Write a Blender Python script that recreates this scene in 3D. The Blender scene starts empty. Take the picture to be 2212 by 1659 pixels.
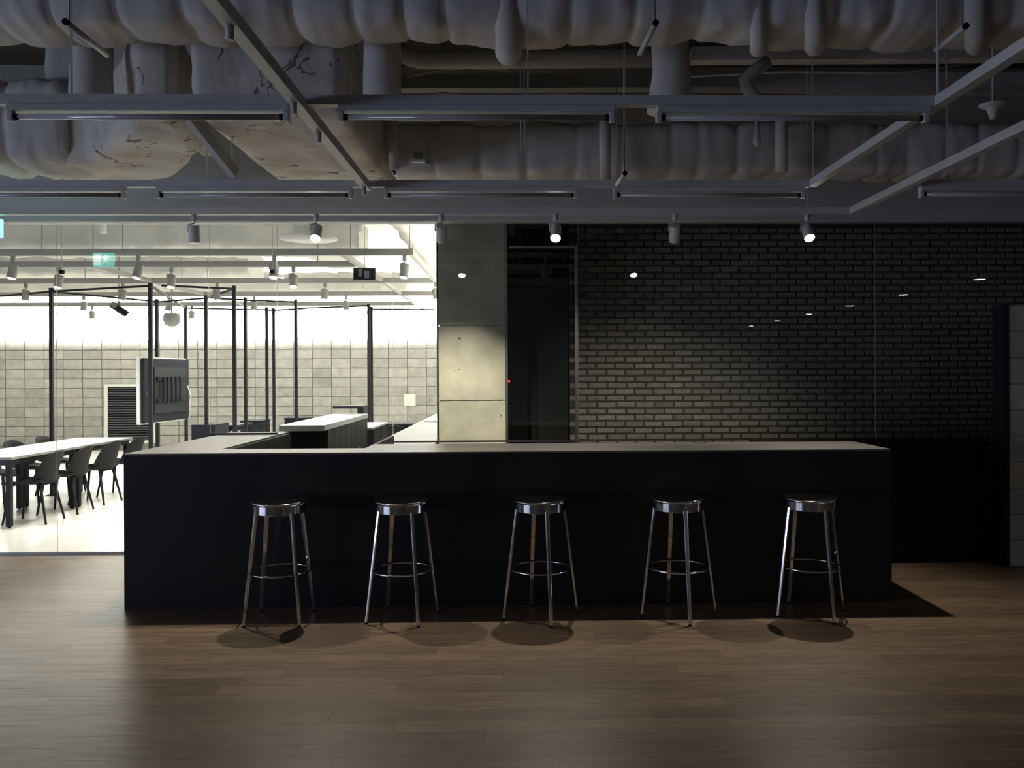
import bpy, bmesh, math, random
from mathutils import Vector, Matrix, noise
random.seed(7)
C = bpy.context.scene.collection
S = bpy.context.scene
PI = math.pi
# ------------------------------------------------------------------ camera
F = 1850.0; HC = 1.58; YAW = 0.021; VPX = 1120.0; HOR = 807.0
cam_d = bpy.data.cameras.new('camera'); cam = bpy.data.objects.new('camera', cam_d); C.objects.link(cam)
cam.location = (0, 0, HC)
cam.matrix_world = Matrix.Translation((0, 0, HC)) @ Matrix.Rotation(-math.atan(YAW), 4, 'Z') @ Matrix.Rotation(PI/2, 4, 'X') @ Matrix.Rotation(-0.0045, 4, 'Z')
cam_d.sensor_width = 36; cam_d.lens = F/2212*36
cam_d.shift_x = (1106-(VPX+F*YAW))/2212; cam_d.shift_y = -(829.5-HOR)/2212
cam_d.clip_start = .05; cam_d.clip_end = 100
S.camera = cam
# ------------------------------------------------------------------ world, lights, exposure
S.view_settings.view_transform = 'Standard'; S.view_settings.look = 'None'
S.view_settings.gamma = 1; S.view_settings.use_curve_mapping = False
S.view_settings.exposure = 0.0
w = bpy.data.worlds.new('world'); S.world = w; w.use_nodes = True
w.node_tree.nodes['Background'].inputs[0].default_value = (.55, .65, 1, 1)
w.node_tree.nodes['Background'].inputs[1].default_value = .004
def area(name, loc, rot, sx, sy, power, col):
    l = bpy.data.lights.new(name, 'AREA'); l.shape = 'RECTANGLE'; l.size = sx; l.size_y = sy; l.energy = power; l.color = col
    o = bpy.data.objects.new(name, l); o.location = loc; o.rotation_euler = rot; C.objects.link(o); return o
# dim bluish daylight; the unseen left-wall window is shaped low to spare the floor
RXW = -11.52
area('daylight', (RXW, -.2, 1.05), (PI/2, 0, -PI/2), 7.5, 1.5, 330, (.60, .70, 1))
P_FRONT, P_BACK, P_FAR = 140, 110, 130
WINDOW_GLOW = 8.0

# ------------------------------------------------------------------ helpers
def at(px, py, z):            # a point seen at (px, py) at distance z, in metres
    X = (px-VPX)/F*z
    return Vector((X, z-YAW*X, HC+(HOR-py)/F*z))
class MB:
    def __init__(s): s.bm = bmesh.new()
    def box(s, x0, x1, y0, y1, z0, z1, m=None, bev=0):
        r = bmesh.ops.create_cube(s.bm, size=1)['verts']
        for v in r: v.co = Vector(((x0+x1)/2+v.co.x*(x1-x0), (y0+y1)/2+v.co.y*(y1-y0), (z0+z1)/2+v.co.z*(z1-z0)))
        if bev:
            es = list({e for v in r for e in v.link_edges})
            r = list({v for f in bmesh.ops.bevel(s.bm, geom=es, offset=bev, segments=2, affect='EDGES', profile=.5)['faces'] for v in f.verts})
        if m: bmesh.ops.transform(s.bm, matrix=m, verts=r)
        return s
    def bar(s, p, q, w, h=None, up=(0, 0, 1)):
        h = h or w; p = Vector(p); q = Vector(q); d = (q-p).normalized(); u = Vector(up)
        if abs(d.dot(u)) > .99: u = Vector((0, 1, 0))
        a = d.cross(u).normalized(); b = a.cross(d)
        vs = [s.bm.verts.new(c+a*i*w/2+b*j*h/2) for c in (p, q) for i, j in ((-1, -1), (1, -1), (1, 1), (-1, 1))]
        for f in ((3, 2, 1, 0), (4, 5, 6, 7), (0, 1, 5, 4), (1, 2, 6, 5), (2, 3, 7, 6), (3, 0, 4, 7)): s.bm.faces.new([vs[k] for k in f])
        return s
    def tube(s, pts, r, n=12, closed=False, cap=True):
        pts = [Vector(p) for p in pts]; N = len(pts)
        rr = r if isinstance(r, (list, tuple)) else [r]*N
        rings = []; ref = None
        for i, p in enumerate(pts):
            a = pts[(i-1) % N] if (closed or i) else p; b = pts[(i+1) % N] if (closed or i < N-1) else p
            d = (b-a).normalized()
            if ref is None: ref = Vector((0, 0, 1)) if abs(d.z) < .9 else Vector((1, 0, 0))
            u = (ref-d*ref.dot(d)).normalized(); ref = u; v = d.cross(u)
            rings.append([s.bm.verts.new(p+(u*math.cos(2*PI*k/n)+v*math.sin(2*PI*k/n))*rr[i]) for k in range(n)])
        for i in range(N if closed else N-1):
            A = rings[i]; B = rings[(i+1) % N]
            for k in range(n):
                f = s.bm.faces.new((A[k], A[(k+1) % n], B[(k+1) % n], B[k])); f.smooth = True
        if cap and not closed:
            s.bm.faces.new(rings[0][::-1]); s.bm.faces.new(rings[-1])
        return s
    def lathe(s, prof, n=32, c=(0, 0, 0), fn=None, m=None):
        rings = []; vs = []
        for r, z in prof:
            if r < 1e-5: v = s.bm.verts.new((c[0], c[1], c[2]+z)); rings.append([v]); vs.append(v)
            else:
                L = []
                for k in range(n):
                    a = 2*PI*k/n; x, y = r*math.cos(a), r*math.sin(a)
                    v = s.bm.verts.new((c[0]+x, c[1]+y, c[2]+z+(fn(x, y) if fn else 0))); L.append(v); vs.append(v)
                rings.append(L)
        for A, B in zip(rings, rings[1:]):
            for k in range(n):
                k2 = (k+1) % n
                if len(A) == 1 and len(B) == 1: break
                if len(A) == 1: f = s.bm.faces.new((A[0], B[k], B[k2]))
                elif len(B) == 1: f = s.bm.faces.new((A[k], A[k2], B[0]))
                else: f = s.bm.faces.new((A[k], A[k2], B[k2], B[k]))
                f.smooth = True
        if m: bmesh.ops.transform(s.bm, matrix=m, verts=vs)
        return s
    def mesh(s, name, mat, smooth=False):
        bmesh.ops.recalc_face_normals(s.bm, faces=s.bm.faces)
        me = bpy.data.meshes.new(name); s.bm.to_mesh(me); s.bm.free()
        if smooth:
            for p in me.polygons: p.use_smooth = True
        if mat: me.materials.append(mat)
        return me
    def build(s, name, mat, parent=None, smooth=False):
        return link(name, s.mesh(name, mat, smooth), parent)
def link(name, me, parent=None, loc=None, rot=None):
    o = bpy.data.objects.new(name, me); C.objects.link(o)
    if parent: o.parent = parent
    if loc is not None: o.location = loc
    if rot is not None: o.rotation_euler = rot
    return o
def tag(o, label, cat, group=None, kind=None):
    if label: o['label'] = label
    if cat: o['category'] = cat
    if group: o['group'] = group
    if kind: o['kind'] = kind
    return o
def thing(name, label, cat, loc=(0, 0, 0), rz=0, group=None):
    o = bpy.data.objects.new(name, None); C.objects.link(o); o.empty_display_size = .1
    o.location = loc; o.rotation_euler = (0, 0, rz)
    return tag(o, label, cat, group)
def struct(o, label=None):
    o['kind'] = 'structure'
    if label: o['label'] = label; o['category'] = o.name.split('_')[0].split('.')[0]
    return o
def dup(root, loc, rz, label, group=None):
    r = root.copy(); C.objects.link(r); r.location = loc; r.rotation_euler = (0, 0, rz); r['label'] = label
    if group: r['group'] = group
    for ch in list(root.children):
        c = ch.copy(); C.objects.link(c); c.parent = r
        for g in list(ch.children):
            d = g.copy(); C.objects.link(d); d.parent = c
    return r
def shade(o, ang=40):
    for p in o.data.polygons: p.use_smooth = True
    try: o.data.set_sharp_from_angle(angle=math.radians(ang))
    except Exception: pass
    return o

# ------------------------------------------------------------------ materials
def mat(name, col, rough=.5, metal=0, col2=None, scale=8, stretch=(1, 1, 1), bump=0, bscale=None, rand=0, spec=.5, detail=5, band=(.35, .65), crack=False):
    m = bpy.data.materials.new(name); m.use_nodes = True
    nt = m.node_tree; N = nt.nodes; L = nt.links; b = N['Principled BSDF']
    b.inputs['Base Color'].default_value = (*col, 1); b.inputs['Roughness'].default_value = rough; b.inputs['Metallic'].default_value = metal
    b.inputs['Specular IOR Level'].default_value = spec
    tc = N.new('ShaderNodeTexCoord'); mp = N.new('ShaderNodeMapping'); L.new(tc.outputs['Object'], mp.inputs[0]); mp.inputs['Scale'].default_value = stretch
    out = None
    if col2:
        n = N.new('ShaderNodeTexNoise'); n.inputs['Scale'].default_value = scale; n.inputs['Detail'].default_value = detail
        L.new(mp.outputs[0], n.inputs[0]); r = N.new('ShaderNodeValToRGB'); L.new(n.outputs[0], r.inputs[0])
        r.color_ramp.elements[0].position = band[0]; r.color_ramp.elements[1].position = band[1]
        r.color_ramp.elements[0].color = (*col, 1); r.color_ramp.elements[1].color = (*col2, 1)
        out = r.outputs[0]; L.new(out, b.inputs['Base Color'])
    if crack:      # thin dark cracks and a few stains in the sprayed coat
        def th(sc, lo, hi, dist=0):
            n = N.new('ShaderNodeTexNoise'); n.inputs['Scale'].default_value = sc; n.inputs['Detail'].default_value = 4; n.inputs['Distortion'].default_value = dist
            L.new(mp.outputs[0], n.inputs[0]); return n
        def mth(op, a, b_):
            x = N.new('ShaderNodeMath'); x.operation = op
            for i, v in ((0, a), (1, b_)):
                if isinstance(v, (int, float)): x.inputs[i].default_value = v
                else: L.new(v, x.inputs[i])
            return x.outputs[0]
        c1 = mth('LESS_THAN', mth('ABSOLUTE', mth('SUBTRACT', th(2.2, 0, 1, .6).outputs[0], .5), 0), .006)
        c2 = mth('GREATER_THAN', th(3.1, 0, 1).outputs[0], .52)
        c3 = mth('GREATER_THAN', th(7.0, 0, 1).outputs[0], .70)
        k_ = mth('MAXIMUM', mth('MULTIPLY', c1, c2), c3)
        mx = N.new('ShaderNodeMixRGB'); L.new(mth('MULTIPLY', k_, .75), mx.inputs[0]); L.new(out, mx.inputs[1]); mx.inputs[2].default_value = (.07, .055, .04, 1)
        out = mx.outputs[0]; L.new(out, b.inputs['Base Color'])
    if rand:
        oi = N.new('ShaderNodeObjectInfo'); mr = N.new('ShaderNodeMapRange'); L.new(oi.outputs['Random'], mr.inputs[0])
        mr.inputs[3].default_value = 1-rand; mr.inputs[4].default_value = 1+rand
        hs = N.new('ShaderNodeHueSaturation'); L.new(mr.outputs[0], hs.inputs['Value'])
        if out: L.new(out, hs.inputs['Color'])
        else: hs.inputs['Color'].default_value = (*col, 1)
        L.new(hs.outputs[0], b.inputs['Base Color'])
        # shift the grain from piece to piece
        ml = N.new('ShaderNodeMath'); ml.operation = 'MULTIPLY'; L.new(oi.outputs['Random'], ml.inputs[0]); ml.inputs[1].default_value = 37
        cx = N.new('ShaderNodeCombineXYZ'); L.new(ml.outputs[0], cx.inputs[0]); L.new(ml.outputs[0], cx.inputs[2]); L.new(cx.outputs[0], mp.inputs['Location'])
    if bump:
        n2 = N.new('ShaderNodeTexNoise'); n2.inputs['Scale'].default_value = bscale or scale*3; n2.inputs['Detail'].default_value = 6
        L.new(mp.outputs[0], n2.inputs[0]); bp = N.new('ShaderNodeBump'); bp.inputs['Strength'].default_value = bump; bp.inputs['Distance'].default_value = .02
        L.new(n2.outputs[0], bp.inputs['Height']); L.new(bp.outputs[0], b.inputs['Normal'])
    return m
def emit(name, col, s):
    m = bpy.data.materials.new(name); m.use_nodes = True; b = m.node_tree.nodes['Principled BSDF']
    b.inputs['Base Color'].default_value = (*col, 1); b.inputs['Emission Color'].default_value = (*col, 1); b.inputs['Emission Strength'].default_value = s
    return m
def glass_mat():
    m = bpy.data.materials.new('clear_glass'); m.use_nodes = True; nt = m.node_tree; N = nt.nodes; L = nt.links
    N.remove(N['Principled BSDF']); out = N['Material Output']
    g = N.new('ShaderNodeNewGeometry'); mr = N.new('ShaderNodeMapRange'); L.new(g.outputs['Backfacing'], mr.inputs[0]); mr.inputs[3].default_value = 1.5; mr.inputs[4].default_value = 1/1.5
    fr = N.new('ShaderNodeFresnel'); L.new(mr.outputs[0], fr.inputs['IOR'])
    t = N.new('ShaderNodeBsdfTransparent'); t.inputs[0].default_value = (.965, .975, .96, 1)
    gl = N.new('ShaderNodeBsdfGlossy'); gl.inputs['Roughness'].default_value = 0
    mx = N.new('ShaderNodeMixShader'); L.new(fr.outputs[0], mx.inputs[0]); L.new(t.outputs[0], mx.inputs[1]); L.new(gl.outputs[0], mx.inputs[2]); L.new(mx.outputs[0], out.inputs[0])
    return m
M = {}
M['wood'] = mat('oak_plank', (.14, .092, .06), .385, col2=(.215, .15, .10), scale=4, stretch=(1.2, 9, 1), bump=.05, bscale=9, rand=.19, spec=.58)
M['subfloor'] = mat('joint_dark', (.05, .035, .025), .6)
M['screed'] = mat('pale_floor', (.74, .72, .66), .28, col2=(.8, .78, .72), scale=2)
M['bar'] = mat('black_laminate', (.0135, .0137, .0155), .45, spec=.35, col2=(.016, .0162, .018), scale=30, bump=.02, bscale=300)
M['bartop'] = mat('dark_counter_laminate', (.095, .091, .083), .46, col2=(.11, .106, .096), scale=12, bump=.015, bscale=200)  # bar's black laminate, lightened to carry room reflections in its colour
M['black'] = mat('matte_black', (.010, .010, .011), .6, spec=.12)
M['blackpaint'] = mat('black_powder_coat', (.016, .016, .02), .5, spec=.2)
M['chrome'] = mat('polished_steel', (.78, .77, .76), .09, 1)
M['steel'] = mat('dull_steel', (.35, .35, .36), .35, 1)
M['foam'] = mat('sprayed_insulation', (.56, .545, .52), .85, col2=(.64, .625, .60), scale=2.2, bump=.5, bscale=4, spec=.2)
M['foamwarm'] = mat('sprayed_insulation_worn', (.54, .505, .44), .85, col2=(.68, .655, .61), scale=2.6, bump=1.0, bscale=4, detail=8, crack=True, spec=.2)
M['white'] = mat('white_paint', (.56, .56, .55), .45, col2=(.6, .6, .59), scale=4)
M['whitegloss'] = mat('white_enamel', (.62, .62, .62), .3)
M['tubeglass'] = mat('unlit_fluorescent_tube', (.42, .42, .42), .08, spec=.8)
M['plaster'] = mat('painted_plaster', (.56, .56, .56), .8, col2=(.6, .6, .6), scale=1.5)
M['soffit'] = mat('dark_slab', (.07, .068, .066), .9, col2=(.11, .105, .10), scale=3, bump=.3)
M['conc'] = mat('cast_concrete', (.27, .26, .21), .8, col2=(.38, .365, .29), scale=3.5, bump=.25, bscale=22, detail=9)
M['block'] = mat('concrete_block', (.38, .375, .345), .85, col2=(.47, .465, .43), scale=6, bump=.3, bscale=40, rand=.13)
M['mortar'] = mat('grey_mortar', (.31, .30, .27), .9)
M['brick'] = mat('charcoal_brick', (.25, .24, .215), .85, spec=.2, col2=(.32, .305, .275), scale=14, bump=.6, bscale=40, rand=.2)
M['brickjoint'] = mat('black_mortar', (.055, .052, .047), .9)
M['chair'] = mat('charcoal_plastic', (.018, .018, .02), .7, spec=.15)
M['slat'] = mat('grey_slat', (.11, .115, .13), .5)
M['tabletop'] = mat('pale_grey_laminate', (.33, .33, .31), .4)
M['farwhite'] = mat('far_white', (.84, .835, .80), .6, col2=(.76, .755, .72), scale=2, bump=.25, bscale=6)
M['farbeam'] = mat('far_beam', (.36, .355, .34), .5)
M['glass'] = glass_mat()
M['glow'] = emit('window_daylight', (1, .995, .96), WINDOW_GLOW)
M['lens'] = emit('lamp_lens', (1, .95, .86), 55)
M['lensfar'] = emit('lamp_lens_far', (1, .97, .9), 9)
M['down'] = emit('downlight_lens', (1, .95, .88), 90)
M['teal'] = emit('exit_sign_teal', (.08, .85, .72), 6)
M['signwhite'] = emit('exit_sign_white', (.8, 1, .97), 8)
M['red'] = emit('red_indicator', (1, .03, .03), 6)
M['paper'] = mat('white_paper', (.8, .82, .74), .6)
M['tv'] = mat('tv_grey_plastic', (.016, .018, .024), .6, spec=.12)
M['tvside'] = mat('tv_bezel_side', (.75, .75, .74), .25)

# ------------------------------------------------------------------ shell
GY = 7.65                       # glass line
RX0, RX1, RY0 = -11.6, 7.4, -9.0
TOP = 4.3
# wood floor: base slab, planks near enough to tell apart, the rest joined
fl = struct(MB().box(RX0, RX1, RY0, GY+.02, -.12, -.006).build('floor', M['subfloor']), 'brown oak strip floor of the dark front room')
rowh = .118; xL, xR = -3.9, 4.2
y = 3.32; cnt = 0; plank_cache = {}
def plank_mesh(l):
    k = round(l, 2)
    if k not in plank_cache:
        plank_cache[k] = MB().box(0, k-.001, 0, rowh-.001, -.012, 0, bev=0).mesh('plank', M['wood'])
    return plank_cache[k]
rest = MB(); rows = 0
while y < GY-rowh:
    zz = y
    vis0 = (0-VPX)/F*zz-.1; vis1 = (2212-VPX)/F*zz+.1
    x = vis0-random.random()*.9
    row_vis = True
    while x < vis1:
        l = random.choice((.9, 1.05, 1.2, 1.35, 1.5))
        behind_bar = y > 6.0 and x+l > -2.6 and x < 2.5
        if not behind_bar and cnt < 298:
            link('plank', plank_mesh(l), fl, (x, y, 0)); cnt += 1
        else: rest.box(x, x+l-.001, y, y+rowh-.001, -.012, 0)
        x += l
    # beyond the frame, to both sides
        # left strip is filled up to the first plank of the row
    rest.box(RX0, vis0-1.0, y, y+rowh-.002, -.012, -.001)
    if x < RX1: rest.box(x, RX1, y, y+rowh-.002, -.012, 0)
    y += rowh
rest.box(RX0, RX1, y, GY+.02, -.012, -.0005)
yy = 3.32-rowh
while yy > RY0:
    rest.box(RX0, RX1, yy, yy+rowh-.002, -.012, 0); yy -= rowh
r = rest.build('plank_field', M['wood'], fl); r['kind'] = 'stuff'

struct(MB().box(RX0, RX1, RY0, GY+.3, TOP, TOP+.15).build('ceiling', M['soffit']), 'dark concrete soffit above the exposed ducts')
b = MB(); b.box(RX0-.15, RX0, RY0, GY+.3, -.1, .25); b.box(RX0-.15, RX0, RY0, GY+.3, 1.85, TOP); b.box(RX0-.15, RX0, 3.62, GY+.3, .25, 1.85); b.box(RX0-.15, RX0, RY0, -4.0, .25, 1.85); b.box(RX0-.17, RX0-.15, -4.1, 3.7, .2, 1.9)
struct(b.build('wall_left', M['plaster']))
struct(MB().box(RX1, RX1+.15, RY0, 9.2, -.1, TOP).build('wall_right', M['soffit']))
b = MB(); b.box(RX0, RX1, RY0-.15, RY0, -.1, TOP)
struct(b.build('wall_rear', M['plaster']))
# wall above the glass
bk = struct(MB().box(RX0, RX1, GY-.06, GY+.05, 2.925, TOP).build('wall_middle', M['plaster']), 'grey plaster wall band above the glass partition')
MB().box(RX0, RX1, GY-.075, GY-.0605, 2.925, 2.945).build('edge_trim', M['white'], bk)
MB().box(RX0, at(102, 455, 7.6).x, GY-.085, GY-.0605, 3.01, 3.03).build('edge_trim', M['white'], bk)

# bright room beyond the glass
BX0, BX1, BY1 = -13.0, -.50, 18.2
f2 = struct(MB().box(BX0, BX1, GY+.02, BY1, -.12, 0).build('floor', M['screed']), 'pale glossy floor of the bright room')
struct(MB().box(BX0, BX1, GY+.055, BY1+1, 4.0, 4.15).build('ceiling', M['farwhite']), 'white painted soffit of the bright room')
struct(MB().box(BX0-.15, BX0, GY+.3, BY1+1, 0, 4.0).build('wall_left', M['farwhite']))
struct(MB().box(BX1, BX1+.12, 8.31, BY1+1, 0, 4.0).build('wall_side', M['farwhite']))
wf = struct(MB().box(BX0, BX1, BY1, BY1+.2, 0, 2.33).build('wall_far', M['mortar']), 'pale concrete block wall at the back of the bright room')
bm_ = MB(); bm_.box(0, .385, -.02, .01, 0, .188, bev=0)
blk = bm_.mesh('block', M['block'])
# stack bonded blocks, slightly proud and uneven
nb = 0; far = MB()
for c in range(31):
    for rrow in range(11):
        x = -1.15-.4*(c+1)+.4; z = .115+.2*rrow
        x0 = x-.4
        px = VPX+F*(x0+.4)/18.0
        if rrow == 10: z = 2.115
        dy = random.uniform(-.007, .004)
        if nb < 300 and px > -30 and z > .3: link('block', blk, wf, (x0+.0075, BY1+dy, z+.006)); nb += 1
        else: far.box(x0+.0075, x0+.3925, BY1-.02+dy, BY1+.01, z+.006, z+.194)
r = far.build('block_field', M['block'], wf); r['kind'] = 'stuff'
wn = struct(MB().box(BX0, BX1, BY1+.55, BY1+.6, 2.2, 3.35).build('window_1', M['glow']), 'blown-out band of daylight above the block wall')
for k in range(9):
    MB().box(BX0+.3+k*1.45, BX0+.34+k*1.45, BY1+.50, BY1+.55, 2.2, 3.35).build('mullion', M['farwhite'], wn)
struct(MB().box(BX0, BX1, BY1+.2, BY1+.65, 3.35, 4.0).build('wall_far_top', M['farwhite']))

# dark brick recess on the right
BRY = 8.87
wb = struct(MB().box(.5, RX1, BRY, BRY+.2, 0, TOP).build('wall_back', M['brickjoint']), 'charcoal running-bond brick wall behind the bar')
m_ = MB(); bx = m_.bm
def brick_geo(mb, x, y, z, L=.182, H=.051, D=.009):
    vs = []
    for (ix, iz, yy, ins) in [(0, 0, y, 0), (1, 0, y, 0), (1, 1, y, 0), (0, 1, y, 0), (0, 0, y-D, .007), (1, 0, y-D, .007), (1, 1, y-D, .007), (0, 1, y-D, .007)]:
        vs.append(mb.bm.verts.new((x+(ins if not ix else L-ins), yy, z+(ins if not iz else H-ins))))
    for f in ((4, 5, 6, 7), (0, 1, 5, 4), (1, 2, 6, 5), (2, 3, 7, 6), (3, 0, 4, 7)): mb.bm.faces.new([vs[k] for k in f])
brick_geo(m_, 0, 0, 0); brk = m_.mesh('brick', M['brick'])
bf = MB(); nbk = 0
for rrow in range(46):
    z = .02+rrow*.067
    off = (0, .1)[rrow % 2]+random.uniform(-.012, .012)
    for c in range(0, 35):
        x = .52+off-.1+c*.2
        L_ = .188
        if x < .51: continue
        if .88 < z < 3.2 and c <= 8 and nbk < 300:
            link('brick', brk, wb, (x, BRY+random.uniform(-.004, .004), z+random.uniform(-.002, .002))); nbk += 1
        elif x+.2 < RX1: brick_geo(bf, x, BRY+random.uniform(-.004, .004), z)
r = bf.build('brick_field', M['brick'], wb); r['kind'] = 'stuff'
struct(MB().box(-.38, RX1, GY+.02, BRY+.2, -.12, 0).build('floor', M['subfloor']))
# black door between column and brick
d = thing('door_1', 'black door between the concrete column and brick wall', 'door', (.06, 8.3, 0)); d['kind'] = 'structure'
MB().box(-.44, .12, 0, .05, 0, 2.93).build('panel', M['black'], d)
MB().box(.125, .42, .0, .05, 0, 2.93).build('panel', M['black'], d)
MB().box(-.16, -.145, -.008, 0, 1.50, 1.515).build('indicator_light', M['red'], d)
struct(MB().box(-.38, .5, 8.36, 8.5, 0, TOP).build('wall_recess', M['black']))
struct(MB().box(.40, .5, 8.36, 8.87, 0, TOP).build('wall_recess', M['brickjoint']))
t1 = struct(MB().box(.505, .53, GY-.02, GY+.03, 0, 2.72).build('trim_1', M['steel']))
MB().box(-.08, .505, GY-.01, GY+.02, 2.70, 2.72).build('rail', M['steel'], t1)

# concrete column
cl = thing('column', 'square cast concrete column at the back of the bar', 'column'); cl['kind'] = 'structure'
cx0, cx1, cy0, cy1 = -.72, -.117, 7.74, 8.30
for z0, z1, dd in ((0, 1.335, 0), (1.341, 2.015, .003), (2.021, 4.3, .001)):
    MB().box(cx0, cx1, cy0-dd, cy1, z0, z1, bev=.004).build('concrete_panel', M['conc'], cl)
MB().box(cx0+.01, cx1-.01, cy0+.012, cy1-.01, 0, 4.3).build('core', M['mortar'], cl)
b = MB()
for (px, py, s) in ((993, 730, .010), (980, 745, .004), (1012, 868, .004), (1030, 905, .004), (992, 797, .005), (985, 800, .005), (1082, 897, .006), (1060, 790, .004)):
    p = at(px, py, 7.72); b.lathe([(0, 0), (s, .001)], 6, m=Matrix.Translation((p.x, cy0-.0045, p.z)) @ Matrix.Rotation(PI/2, 4, 'X'))
b.build('bug_hole', M['black'], cl)
MB().box(cx1+.003, cx1+.02, cy0+.0, cy0+.03, 0, 2.92).build('corner_trim', M['steel'], cl)
MB().box(cx0-.016, cx0-.002, cy0, cy0+.03, 0, 2.92).build('corner_trim', M['blackpaint'], cl)

# glass partition: each pane a window of its own
panes = [(-11.5, at(145, 0, 7.74).x, 0), (at(145, 0, 7.74).x, -2.735, 0), (-2.735, -2.14, 1.055), (-2.14, -1.12, 2.35), (-1.12, .495, .975), (.535, 3.21, 0), (3.21, 7.3, 0)]
for i, (a, c, z0) in enumerate(panes):
    if z0 == 2.35: z0 = 0.02
    p = thing('window_%d' % (i+2), None, None, ((a+c)/2, GY, 0)); p['kind'] = 'structure'
    hw = (c-a)/2-.003
    MB().box(-hw, hw, -.005, .005, max(z0, .012), 2.924).build('pane', M['glass'], p)
    MB().box(-hw-.0018, -hw-.0004, -.005, .005, max(z0, .012), 2.92).build('joint_seal', M['farbeam'], p)
    MB().box(-hw, hw, -.011, .011, max(z0-.004, 0), max(z0, .012)+.011).build('floor_channel', M['blackpaint'] if z0 > .5 else M['steel'], p)
# black block standing in for dark glass reflections right of the bar
lc = thing('low_cabinet', 'low black block in place of dark reflections right of the bar', 'cabinet', (2.95, 7.02, 0))
MB().box(-.92, .93, .0, .45, 0, .97).build('body', M['black'], lc)
MB().box(-.93, .94, -.02, .46, .971, 1.0).build('top', M['black'], lc)
for k in range(4): MB().box(-.91+k*.46, -.455+k*.46, -.015, -.001, .05, .96).build('door', M['black'], lc)

# block partition at the right edge
wp = struct(MB().box(3.965, RX1, 6.86, 7.0, 0, 2.12).build('partition', M['mortar']), 'waist to head-high concrete block partition at the right edge')
b = MB().box(0, .392, -.012, 0, 0, .20); pb = b.mesh('block', M['block'])
for rrow in range(10):
    for c in range(3):
        x = 3.97+c*.4-(.2 if rrow % 2 and c else 0)
        if rrow % 2 and c == 0: continue
        link('block', pb, wp, (x, 6.86+random.uniform(-.003, .003), .004+.2115*rrow))
    if rrow % 2:
        MB().box(3.97, 4.163, 6.848, 6.86, .004+.2115*rrow, .204+.2115*rrow).build('block', M['block'], wp)
MB().box(3.925, 3.964, 6.84, 7.01, 0, 2.12).build('corner_trim', M['blackpaint'], wp)

# unseen left-wall window, its height set for how daylight falls
wr = thing('window_9', None, None, (RX0+.02, -.2, 0)); wr['kind'] = 'structure'
for y_ in (-3.77, -1.9, 0, 1.9, 3.77): MB().box(-.03, .03, y_-.025, y_+.025, .25, 1.85).build('mullion', M['blackpaint'], wr)
for z in (.25, 1.8): MB().box(-.03, .03, -3.74, 3.74, z, z+.05).build('frame', M['blackpaint'], wr)

# ------------------------------------------------------------------ the bar
bar = thing('bar_counter', 'long black bar counter with U-shaped worktop behind the stools', 'counter', (0, 5.84, 0))
BL, BR, BH = -2.668, 2.562, 1.05
def P(x0, x1, y0, y1, z0, z1, name, m, par=bar, bev=0): return MB().box(x0, x1, y0, y1, z0, z1, bev=bev).build(name, m, par)
P(BL, BR, 0, .03, 0, BH-.013, 'front_panel', M['bar'])
P(BL, BL+.03, .031, 2.15, 0, BH-.013, 'end_panel', M['bar'])
P(BR-.03, BR, .031, .65, 0, BH-.013, 'end_panel', M['bar'])
P(-2.13, -2.10, .345, 2.1, 0, BH-.013, 'inner_panel', M['black'])
P(-2.099, -1.13, .30, .33, 0, BH-.013, 'inner_panel', M['black'])
P(-1.129, -1.10, .345, 1.75, 0, BH-.013, 'inner_panel', M['black'])
P(-.08, BR-.031, .62, .65, 0, BH-.013, 'inner_panel', M['black'])
b = MB()
z0, z1 = BH-.012, BH
b.box(BL, BR, 0, .33, z0, z1); b.build('worktop', M['bartop'], bar)
P(BL, -2.13, .332, 2.16, z0, z1, 'worktop', M['bartop'])
P(-1.10, BR, .332, .675, z0, z1, 'worktop', M['bartop'])
for px in (973, 1490):
    p = at(px, 1165, 5.84); P(p.x-.018, p.x+.018, -.003, 0, p.z-.012, p.z+.012, 'socket_cover', M['blackpaint'])
wc = thing('inner_counter', 'pale-topped counter running back beside the column', 'counter', (-1.0, 6.54, 0))
P(-.29, .25, 0, 7.2, .946, .96, 'worktop', M['bartop'], wc)
P(-.28, -.25, .02, 7.2, 0, .945, 'side_panel', M['black'], wc)
P(-.249, .24, .02, .05, 0, .945, 'end_panel', M['black'], wc)
tag(MB().box(-1.22, -1.04, 11.1, 11.7, .96, .972, bev=.003).build('paper_stack', M['paper']), 'thin white slab lying on the counter left of the column', 'paper')  # flat white slab on the inner counter
tag(MB().box(1.33, 1.37, 6.39, 6.45, BH, BH+.008).box(1.39, 1.40, 6.39, 6.45, BH, BH+.015).build('sink_stopper', M['steel']), 'small metal fitting lying on the bar worktop', 'fitting')

# raised counter beyond the glass
rc = thing('raised_counter', 'raised counter with thick pale top and black panelled side', 'counter', (-2.05, 8.15, 0))
P(-.22, .21, 0, 2.35, 1.045, 1.10, 'top', M['tabletop'], rc, .004)
P(-.20, .175, .25, 2.33, 0, 1.044, 'body', M['black'], rc)
for k in range(7): P(.176, .186, .26+k*.295, .545+k*.295, .05, 1.04, 'cabinet_door', M['blackpaint'], rc)
for k in (4, 5): P(.187, .2, .34+k*.295, .44+k*.295, .72, .74, 'handle', M['steel'], rc)
tc_ = thing('tall_end_cabinet', 'dark end cabinet behind the raised counter', 'cabinet', (-2.05, 10.62, 0))
P(.06, .13, 0, .3, 0, 1.16, 'body', M['blackpaint'], tc_)
P(-.24, .13, -.02, .32, 1.161, 1.19, 'top', M['blackpaint'], tc_)
c2 = thing('grey_cabinet', 'grey cabinet with pale top past the raised counter', 'cabinet', (-2.15, 11.0, 0))
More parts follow.
